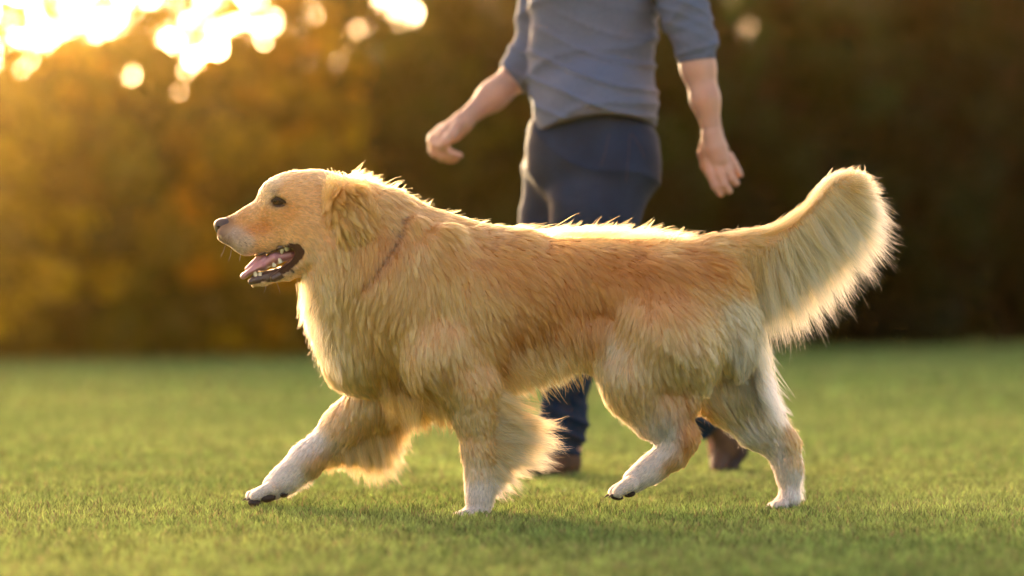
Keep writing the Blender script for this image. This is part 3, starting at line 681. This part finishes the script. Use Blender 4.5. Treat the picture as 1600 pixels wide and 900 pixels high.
def coat(p):
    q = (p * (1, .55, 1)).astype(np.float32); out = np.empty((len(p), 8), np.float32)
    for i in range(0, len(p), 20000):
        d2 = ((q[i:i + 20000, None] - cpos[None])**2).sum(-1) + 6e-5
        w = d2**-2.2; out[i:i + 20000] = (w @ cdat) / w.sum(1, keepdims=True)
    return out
def topx(p):
    s = (DCAM + p[:, 1]) / FPX
    return p[:, 0] / s + 800, 500 - (p[:, 2] - HCAM) / s
MOUTH = [(366, 432), (386, 402), (402, 400), (432, 388), (452, 379), (466, 379), (477, 391), (472, 404), (454, 423), (430, 434), (404, 442), (384, 444)]
EYE = [(422, 320), (428, 314), (436, 311.5), (445, 315), (451, 320), (442, 323), (430, 324)]
NOSE = [(330, 365), (336, 345), (350, 338), (364, 343), (366, 352), (360, 362), (350, 369)]
def part_line(x, y):
    # the collar parts the mane along this line
    cx = np.interp(y, [335, 350, 375, 400, 420, 440, 452], [634, 628, 622, 606, 590, 574, 568])
    return np.exp(-((x - cx) / 8)**2) * ((y > 338) & (y < 450)) * (.7 + .3 * np.sin(y * .9 + np.sin(y * .31) * 3))
def face_tint(x, y, c):
    e = np.exp(-(((x - 434) / 15)**2 + ((y - 317.5) / 7.5)**2) * 1.3)[:, None] + .45 * np.exp(-(((x - 430) / 8)**2 + ((y - 300) / 7)**2))[:, None]
    e = (e * 1.25).clip(0, .96); c = c * (1 - e) + np.array((.045, .02, .01)) * e
    k = part_line(x, y)[:, None]; c = c * (1 - .8 * k) + np.array((.05, .045, .045)) * .8 * k
    for i in range(11):                                                   # whisker spots
        sx, sy = 371 + (i % 4) * 8 + (i // 4) * 3, 372 + (i // 4) * 5.5 + (i % 4) * 1.2
        s = np.exp(-((x - sx)**2 + (y - sy)**2) / 1.6)[:, None] * .85; c = c * (1 - s) + np.array((.12, .08, .06)) * s
    return c
V = np.zeros(len(body_me.vertices) * 3, np.float32); body_me.vertices.foreach_get('co', V); V = V.reshape(-1, 3)
x, y = topx(V); cc = face_tint(x, y, coat(V)[:, 5:8] * (.62 + .26 * ((x < 520) & (y < 460)))[:, None]); cc[in_poly(x, y, MOUTH) & (V[:, 2] > .4)] = (.05, .02, .015)
lipw = np.exp(-((y - 392) / 6)**2)[:, None] * 0
set_vcol(body_me, cc)
M_skin = mat('dog_skin', attr='col', rough=.8, spec=.1)
dog_body = link('body', body_me, M_skin, dog)
M_hair = hair_mat('golden_fur')

def wgt(c, n):
    x, y = topx(c); w = np.ones(len(c)); w[n[:, 1] > .35] = .35
    w *= 1 + 1.6 * ((560 - x) / 70).clip(0, 1) * (y < 470); w *= 1 + 1.6 * ((y - 610) / 40).clip(0, 1)
    w[in_poly(x, y, MOUTH) & (x < 500)] = 0; w[in_poly(x, y, NOSE)] = 0; w[in_poly(x, y, EYE)] = 0
    return w
def lay(N, sel=None):
    p = surface_points(body_me, N, wgt); n = f.normal(p); q = coat(p); x, y = topx(p)
    d = q[:, :3]; T = d - n * (d * n).sum(1, keepdims=True) * .9
    T[:, 2] -= .12; T = unit(T); lift = q[:, 4:5]; L = q[:, 3] * (1 + .3 * ((y - 600) / 60).clip(0, 1)) * (1 - .72 * np.exp(-((x - np.interp(y, [335, 350, 375, 400, 420, 440, 452], [634, 628, 622, 606, 590, 574, 568])) / 9)**2) * ((y > 336) & (y < 452)))
    # the lie of the coat wanders a little from lock to lock
    ph = np.sin(p[:, 0] * 23 + np.sin(p[:, 2] * 31) * 1.5) * np.cos(p[:, 2] * 27 + p[:, 0] * 9) * .22 * (L / .035).clip(0, 1)
    b = unit(np.cross(n, T)); T = unit(T + b * ph[:, None])
    c = face_tint(x, y, q[:, 5:8])
    c = c * (1 + .10 * np.sin(p[:, 0] * 61 + 3 * np.sin(p[:, 2] * 37)) * np.sin(p[:, 2] * 53 + 2 * np.sin(p[:, 0] * 41)))[:, None]
    return p, unit(T + n * lift), L, -n * lift * .75, c, x, y
fur = Strands()
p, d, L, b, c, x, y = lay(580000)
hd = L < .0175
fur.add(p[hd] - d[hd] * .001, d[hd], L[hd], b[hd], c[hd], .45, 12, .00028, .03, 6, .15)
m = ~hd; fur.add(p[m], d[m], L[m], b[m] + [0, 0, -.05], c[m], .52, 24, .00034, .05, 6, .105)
p, d, L, b, c, x, y = lay(16000)                                           # stray guard hairs
fur.add(p, unit(d + rng.normal(0, .25, d.shape)), L * .95, b * .4, c * 1.1, .1, 8, .00018, .08, 6, .3)
F_ = fur.fringe
# tail plume
tail = [(1160,395,1172,455),(1172,398,1190,500),(1185,396,1208,533),(1205,390,1245,520),(1228,378,1285,498),(1252,356,1318,468),(1275,334,1352,436),(1296,310,1378,402),(1312,296,1388,355),(1326,288,1380,310),(1334,284,1356,276),(1330,282,1330,268)]
F_(tail, 34000, [G1,CR,C,C,C,C,C,C,C,CR,CR,T1], 0, .016, .72, 38, (.02,0,-.12), .00028, .05, .10, 5)
F_([(a,b_,a+(c_-a)*.62,b_+(d_-b_)*.62) for a,b_,c_,d_ in tail], 26000, [GR,G1,T1,T1,CR,CR,CR,CR,T1,T1,T1,T1], -.014, .012, .72, 38, (.05,-.03,-.10), .00028, .05, .13, 6)
F_([(a,b_,a+(c_-a)*1.08,b_+(d_-b_)*1.06) for a,b_,c_,d_ in tail], 5000, C, 0, .02, .85, 22, (.04,0,-.1), .00022, .09, .13, 5)
F_([(1120,372,1160,372),(1180,366,1215,362),(1215,360,1245,338),(1255,334,1280,306),(1290,290,1305,270),(1318,276,1340,266)], 9000, [T1,T1,T1,T1,CR,CR], 0, .014, .5, 20, (.05,0,-.1), .00026, .06, .12, 4)
# feathers of the near and the far fore leg
nf = [(752,596,800,640),(765,615,850,665),(770,635,880,692),(772,655,888,706),(773,675,882,722),(773,695,852,742),(772,715,832,764),(770,738,806,778),(768,758,784,783)]
F_(nf, 9000, [T1,CR,CR,C,C,C,C,C,WH], NY, .012, .9, 60, (.02,0,.10), .00024, .09, .17, 6)
F_([(a,b_,a+(c_-a)*.5,b_+(d_-b_)*.5) for a,b_,c_,d_ in nf], 8000, [T1,T1,T1,CR,T1,T1,CR,CR,WH], NY, .012, .7, 40, (.05,0,-.12), .00028, .06, .12, 6)
ff = [(636,628,648,668),(622,645,640,700),(606,660,626,742),(588,672,606,762),(570,684,594,770),(548,697,560,752),(528,707,534,732),(508,720,510,736)]
F_(ff, 11000, [T1,T1,CR,CR,CR,CR,CR,T1], FY, .012, .88, 50, (.12,0,.04), .00024, .09, .15, 6)
F_([(a,b_,a+(c_-a)*.6,b_+(d_-b_)*.6) for a,b_,c_,d_ in ff], 8000, [G1,G1,T1,T1,T1,T1,T1,T1], FY, .012, .7, 40, (.05,0,-.05), .00028, .06, .12, 6)
F_([(484,747,492,755),(465,757,470,768),(448,770,452,778)], 900, C, FY, .01, .6, 20)
F_([(768,628,870,668),(772,655,892,704),(774,680,886,722),(774,705,850,752)], 2600, [CR,C,C,C], NY, .012, .95, 65, (.03,0,.12), .00022, .10, .16, 5)
F_([(612,655,632,728),(590,672,610,760),(566,688,592,772)], 1500, CR, FY, .012, .95, 60, (.12,0,.05), .00022, .10, .14, 5)
# chest, breast and belly
F_([(600,612,616,668),(640,622,655,680),(680,628,690,672),(720,628,738,672),(760,606,790,632)], 6500, [G1,T1,T1,T1,CR], 0, .05, .8, 40, (.05,0,-.05), .00028, .08, .16, 8)
F_([(486,432,476,470),(492,470,480,512),(505,505,500,545),(518,540,520,580),(535,575,545,612)], 9000, [CR,CR,C,C,C], -.01, .035, .72, 40, (.06,0,-.05), .00028, .07, .14, 7)
F_([(775,584,806,628),(830,574,852,608),(870,562,888,594),(912,552,926,574)], 10000, [CR,C,C,CR], 0, .04, .78, 40, (.05,0,-.08), .00028, .07, .14, 5)
F_([(775,566,800,600),(830,552,848,588),(870,540,884,574),(912,530,920,560)], 9000, [DG*.5+T1*.5,T1,T1,T1], -.066, .018, .6, 24, (.04,.02,-.05), .0003, .06, .16, 19)
F_([(1150,470,1172,520),(1172,500,1196,560),(1184,550,1204,606),(1190,595,1210,640),(1200,630,1228,668)], 9000, [C,C,C,WH,WH], 0, .035, .72, 36, (.03,0,-.1), .00028, .07, .14, 6)
F_([(930,560,928,590),(950,600,962,622),(985,632,1000,650),(1010,652,1026,668)], 4000, CR, -.082, .03, .6, 30, (.05,0,-.05), .00026, .06, .12, 5)
F_([(1244,700,1252,712),(1246,730,1256,742),(1246,775,1256,790)], 1200, WH, .085, .01, .6, 20, rad=.00022)
# tufts that catch the light along the nape and the croup
F_([(548,276,572,270),(562,284,588,275),(580,294,606,287),(612,308,638,303),(660,332,690,328)], 700, T1, 0, .02, .6, 9, (.1,0,.05), .00022, .08, .25, 5)
F_([(700,352,726,344),(760,362,795,355),(810,364,846,360),(880,366,905,362)], 700, T1, 0, .03, .5, 6, (.1,0,-.1), .00024, .08, .2, 4)
F_([(860,366,900,358),(905,368,940,354),(940,370,972,351),(985,372,1016,358),(1020,374,1056,364),(1080,378,1120,372)], 2200, T1, 0, .03, .75, 14, (.12,0,0), .00024, .08, .2, 5)
coat_o = fur.build('coat', M_hair, dog)

# ears
def ear(sg):
    e = Field((P(495, 405, 0)[0], min(sg * .03, sg * .16), P(495, 412, 0)[2]), (P(612, 405, 0)[0], max(sg * .03, sg * .16), P(495, 262, 0)[2]), .003)
    y0 = sg * .084
    def c3(x, y, dy, r): return (P(x, y, y0 + sg * dy) , r / 745)
    q = [c3(526, 302, -.022, 12), c3(540, 322, .008, 20), c3(551, 350, .016, 21), c3(562, 376, .014, 14), c3(570, 392, .012, 7)]
    for (a, ra), (b_, rb) in zip(q[:-1], q[1:]): e.cone(a, b_, ra, rb, .01, .42)
    e.cone(P(556, 306, y0), P(584, 340, y0 - sg * .004), R(15), R(10), .015, .4)
    me = e.mesh('ear'); V = np.zeros(len(me.vertices) * 3, np.float32); me.vertices.foreach_get('co', V); V = V.reshape(-1, 3)
    set_vcol(me, np.tile(T1 * .7, (len(V), 1))); o = link('ear', me, M_skin, dog)
    s = Strands(); n_ = 22000 if sg < 0 else 9000
    p = surface_points(me, n_, lambda c, n: np.where(n[:, 1] * sg > -.3, 1, .3)); nn = e.normal(p); x, y = topx(p)
    t = ((y - 290) / 100).clip(0, 1)[:, None]; d = np.array([.55, 0, -.8]) * (1 - t) + np.array([.38, 0, -1.]) * t
    d = unit(d - nn * (d * nn).sum(1, keepdims=True)); L = 26 + 12 * np.sin(t[:, 0] * 3)
    c = np.array(G1) * 1.08 * (1 - t) + np.array(T1) * t  # ear fur darker than the head, its shading put into the colour
    s.add(p, unit(d + nn * .16), L / 745, -nn * .10, c, .85, 80, .00028, .11, 6, .13)
    s.fringe([(516,294,510,330),(524,318,522,360),(534,344,540,386),(548,366,560,404),(564,384,578,410),(576,372,590,400),(582,344,596,388),(580,322,600,356)], 7000 if sg < 0 else 3000, [G1,G1,T1,T1,T1,T1,G1,G1], sg * .088, .008, .86, 70, (.06,0,-.05), .00028, .12, .16, 6)
    s.fringe([(514,286,528,318),(532,288,556,322),(552,294,580,336),(572,304,596,350)], 4500 if sg < 0 else 300, [T1,T1,G1,G1], sg * .062, .014, .75, 40, (.02,0,-.15), .00028, .1, .16, 7)
    s.build('ear_fur', M_hair, o)
ear(-1); ear(1)

# nose, eyes, mouth, tongue, teeth, pads, collar
M_nose = mat('nose_leather', (.055, .034, .032), .36, spec=.5, bump=(900, .5, .0006))
g = Field((P(326, 0)[0], -.03, P(0, 380)[2]), (P(376, 0)[0], .03, P(0, 332)[2]), .0011)
g.ell(P(353.5, 354.5, 0), (R(18), .021, R(14.5)), math.radians(12), .004); g.ell(P(345, 351, 0), (R(10.5), .015, R(9)), 0, .006)
g.ell(P(350, 363, 0), (R(8), .008, R(7)), 0, .004)
for sg in (-1, 1):
    g.ell(P(351, 356, sg * .012), (R(10), .008, R(9)), 0, .003)
    g.ell(P(343.5, 356, sg * .0125), (R(3.6), .007, R(3.2)), math.radians(-25), .0012, 'sub'); g.cone(P(345, 358, sg * .018), P(357, 359.5, sg * .022), R(1.8), R(1.2), .001, 1, 'sub')
g.cone(P(336, 352, 0), P(342, 372, 0), R(.9), R(.9), .001, 1, 'sub')
link('nose', g.mesh('nose'), M_nose, dog)

M_eye = bpy.data.materials.new('eye'); M_eye.use_nodes = True; n = M_eye.node_tree.nodes; l = M_eye.node_tree.links
b_ = n['Principled BSDF']; b_.inputs['Roughness'].default_value = .07; b_.inputs['Specular IOR Level'].default_value = .35
at = n.new('ShaderNodeAttribute'); at.attribute_name = 'col'; l.new(at.outputs['Color'], b_.inputs['Base Color'])
M_lid = mat('eyelid', (.06, .03, .019), .45, spec=.4)
for sg in (-1, 1):
    ys = f.front(437, 316) if sg < 0 else -f.front(437, 316); ys = -.052 * -sg if ys is None else ys
    r = .0115; c0 = P(436.5, 315.5, 0); c0[1] = sg * (abs(ys) + .0045 - r + .006)
    me = bpy.data.meshes.new('eye'); import bmesh; bm = bmesh.new(); bmesh.ops.create_uvsphere(bm, u_segments=32, v_segments=24, radius=r); bm.to_mesh(me); bm.free()
    for v in me.vertices: v.co = v.co + Vector(c0)
    for pl in me.polygons: pl.use_smooth = True
    look = unit(np.array([-.38, sg * 1.0, .05])); cols = []
    for v in me.vertices:
        a = math.degrees(math.acos(max(-1, min(1, float((np.array(v.co) - c0) @ look / r)))))
        cols.append((.006, .004, .003) if a < 19 else ((.12, .05, .014) if a < 40 else (.05, .025, .015)))
    set_vcol(me, np.array(cols)); link('eye', me, M_eye, dog)
    up = [(421, 321), (427, 316), (435, 312.5), (443, 314), (450, 318), (455, 321.5)]; dn = [(421, 321), (428, 323.5), (437, 323.5), (446, 323), (455, 321.5)]
    def lid(pts, rr):
        o_ = []
        for a, b2 in pts:
            q = P(a, b2, 0); dx, dz = q[0] - c0[0], q[2] - c0[2]; rad = (r * 1.06)**2 - dx * dx - dz * dz
            q[1] = c0[1] + sg * math.sqrt(max(rad, (r * .35)**2)); o_.append(q)
        return np.array(o_), [rr * .5] + [rr] * (len(o_) - 2) + [rr * .5]
    tubes('eyelid', [lid(up, .0030), lid([(a_, b3 - 3.5) for a_, b3 in up[1:-1]], .0032), lid(dn, .0026)], M_lid, dog, 8)

# lips, gums and mouth floor
mo = Field((P(360, 0)[0], -.06, P(0, 462)[2]), (P(492, 0)[0], .06, P(0, 362)[2]), .0016)
def mc(a, b2, ra, rb, y=0, sy=1., k=.004, op='add'): mo.cone(P(*a, y), P(*b2, y), R(ra), R(rb), k, sy, op)
mc((398, 436), (445, 424), 7, 9, 0, 2.4); mc((445, 424), (474, 400), 9, 10, 0, 2.8); mc((474, 400), (462, 384), 9, 7, 0, 3.2)
mc((440, 392), (464, 383), 5, 7, 0, 3.0)
for sg in (-1, 1):
    mc((392, 440), (428, 435), 4.5, 5.5, sg * .018); mc((428, 435), (458, 420), 6, 7, sg * .027); mc((458, 420), (474, 400), 7, 6.5, sg * .034); mc((474, 400), (466, 381), 6.5, 4, sg * .036)
    mc((405, 397), (436, 387), 3, 3.5, sg * .026); mc((436, 387), (466, 379), 3.5, 4, sg * .034)
mo.warp(lambda p: .0007 * np.sin(p[..., 0] * 900 + 5 * np.sin(p[..., 2] * 400)) * np.sin(p[..., 2] * 800))
me = mo.mesh('mouth'); V = np.zeros(len(me.vertices) * 3, np.float32); me.vertices.foreach_get('co', V); V = V.reshape(-1, 3); x, y = topx(V)
pink = np.exp(-(((x - 452 + (y - 400) * .6) / 14)**2 + ((y - 402) / 11)**2) * 1.4)[:, None] * (np.abs(V[:, 1:2]) < .034)
set_vcol(me, np.array((.075, .035, .025)) * (1 - pink) + np.array((.55, .20, .15)) * pink)
link('lip', me, mat('lip', attr='col', rough=.28, spec=.5, coat=.4, bump=(500, .3, .0008)), dog)
tg = Field((P(366, 0)[0], -.04, P(0, 450)[2]), (P(470, 0)[0], .04, P(0, 382)[2]), .0014)
tp = [((455, 398), 8, 1.9), ((430, 403), 9.5, 2.0), ((410, 416), 6.5, 3.0), ((396, 422), 4.5, 4.4), ((383, 430), 3.8, 4.8), ((379, 433), 3.4, 4.2)]
for (a, ra, s1), (b2, rb, s2) in zip(tp[:-1], tp[1:]): tg.cone(P(*a, 0), P(*b2, 0), R(ra), R(rb), .005, (s1 + s2) / 2)
tg.cone(P(414, 404, -.012), P(380, 432, -.014), R(4), R(4.2), .003, 1.6); tg.cone(P(414, 404, .012), P(380, 432, .014), R(4), R(4.2), .003, 1.6)
tg.cone(P(412, 396, 0), P(386, 420, 0), R(4.5), R(3.5), .004, 2.0)
tg.cone(P(408, 408, -.030), P(376, 432, -.030), R(2), R(1.5), .006, 1, 'sub')
link('tongue', tg.mesh('tongue'), mat('tongue', (.56, .25, .27), .38, spec=.5, sss=.3, bump=(1500, .25, .0004), coat=.2), dog)
M_tooth = mat('tooth', (.74, .62, .40), .3, spec=.5)
for sg in (-1, 1):
    for (bx, by, tx, ty, r0, yy) in ((449, 383, 448, 392, 5.5, .033), (458, 382, 458, 389, 5, .034), (441, 388, 440, 396, 3.6, .030), (433, 402, 433, 408, 0, 0), (439, 411, 436, 404, 3.6, .028), (429, 417, 427, 411, 3.2, .024), (400, 432, 398, 424, 3.8, .017), (407, 431, 406, 425, 3.4, .019)):
        if r0: tubes('tooth', [(np.array([P(bx, by, sg * yy), P((bx + tx) / 2, (by + ty) / 2, sg * yy), P(tx, ty, sg * yy), P(tx, ty, sg * yy) + (P(tx, ty) - P(bx, by)) * .12]), [R(r0), R(r0 * .92), R(r0 * .5), R(.2)])], M_tooth, dog, 10)
M_pad = mat('paw_pad', (.035, .022, .018), .6, spec=.3, bump=(600, .4, .0006))
def pad(px, py, Y, ax, az, ay, ang):
    g = Field(P(px, py, Y) - .03, P(px, py, Y) + .03, .0016); g.ell(P(px, py, Y), (R(ax), ay, R(az)), math.radians(ang), .002); link('paw_pad', g.mesh('paw_pad'), M_pad, dog)
pad(399, 786, FY - .026, 12, 6, .014, -4); pad(419, 778, FY - .026, 12, 7.5, .014, 10); pad(443, 770, FY - .010, 8, 8, .012, 40); pad(484, 745, FY - .004, 4, 6, .007, 40)
pad(964, 777, -.090, 10, 4.5, .012, -6); pad(984, 772, -.088, 9, 5, .012, 14)
M_claw = mat('claw', (.10, .07, .05), .4, spec=.4)
for (px, py, Y0, dx, dy2) in ((700, 808, NY, -7, 5), (382, 779, FY, -7, 4), (948, 773, -.082, -7, 5), (1194, 792, .085, -6, 4)):
    for dy_ in (-.026, -.009, .009, .026):
        q = P(px + abs(dy_) * 370, py, Y0 + dy_); tubes('claw', [(np.array([q, q + (R(dx * .6), 0, -R(dy2 * .4)), q + (R(dx), 0, -R(dy2))]), [R(2.2), R(1.7), R(.4)])], M_claw, dog, 6)
wh = []
for (x0, y0, x1, y1, yy) in ((352, 386, 344, 402, .018), (362, 390, 357, 408, .022), (376, 392, 374, 408, .026), (416, 446, 412, 458, .01), (432, 444, 438, 458, .014)):
    for sg in (-1, 1):
        p0, p1 = P(x0, y0 - 3, sg * yy), P(x1, y1, sg * (yy + .02)); wh.append((np.array([p0, (p0 + p1) / 2 + (.001, 0, -.002), p1]), [.00022, .00018, .00006]))
for w_ in wh: tubes('whisker', [w_], mat('whisker', (.75, .62, .42), .5) if 'whisker' not in bpy.data.materials else bpy.data.materials['whisker'], dog, 4)
# the collar, almost hidden in the mane
cl = []
for i in range(41):
    a = 2 * math.pi * i / 40; u = math.cos(a); w = math.sin(a)
    cx, cy_ = 606 - u * 30, 392 + u * 74
    q = P(cx, cy_, 0); q[1] = w * .100; cl.append(q)
tubes('collar', [(np.array(cl), [.0045] * 41)], mat('collar', (.03, .03, .035), .7), dog, 8)
print('script done', round(time.time() - T0, 1))
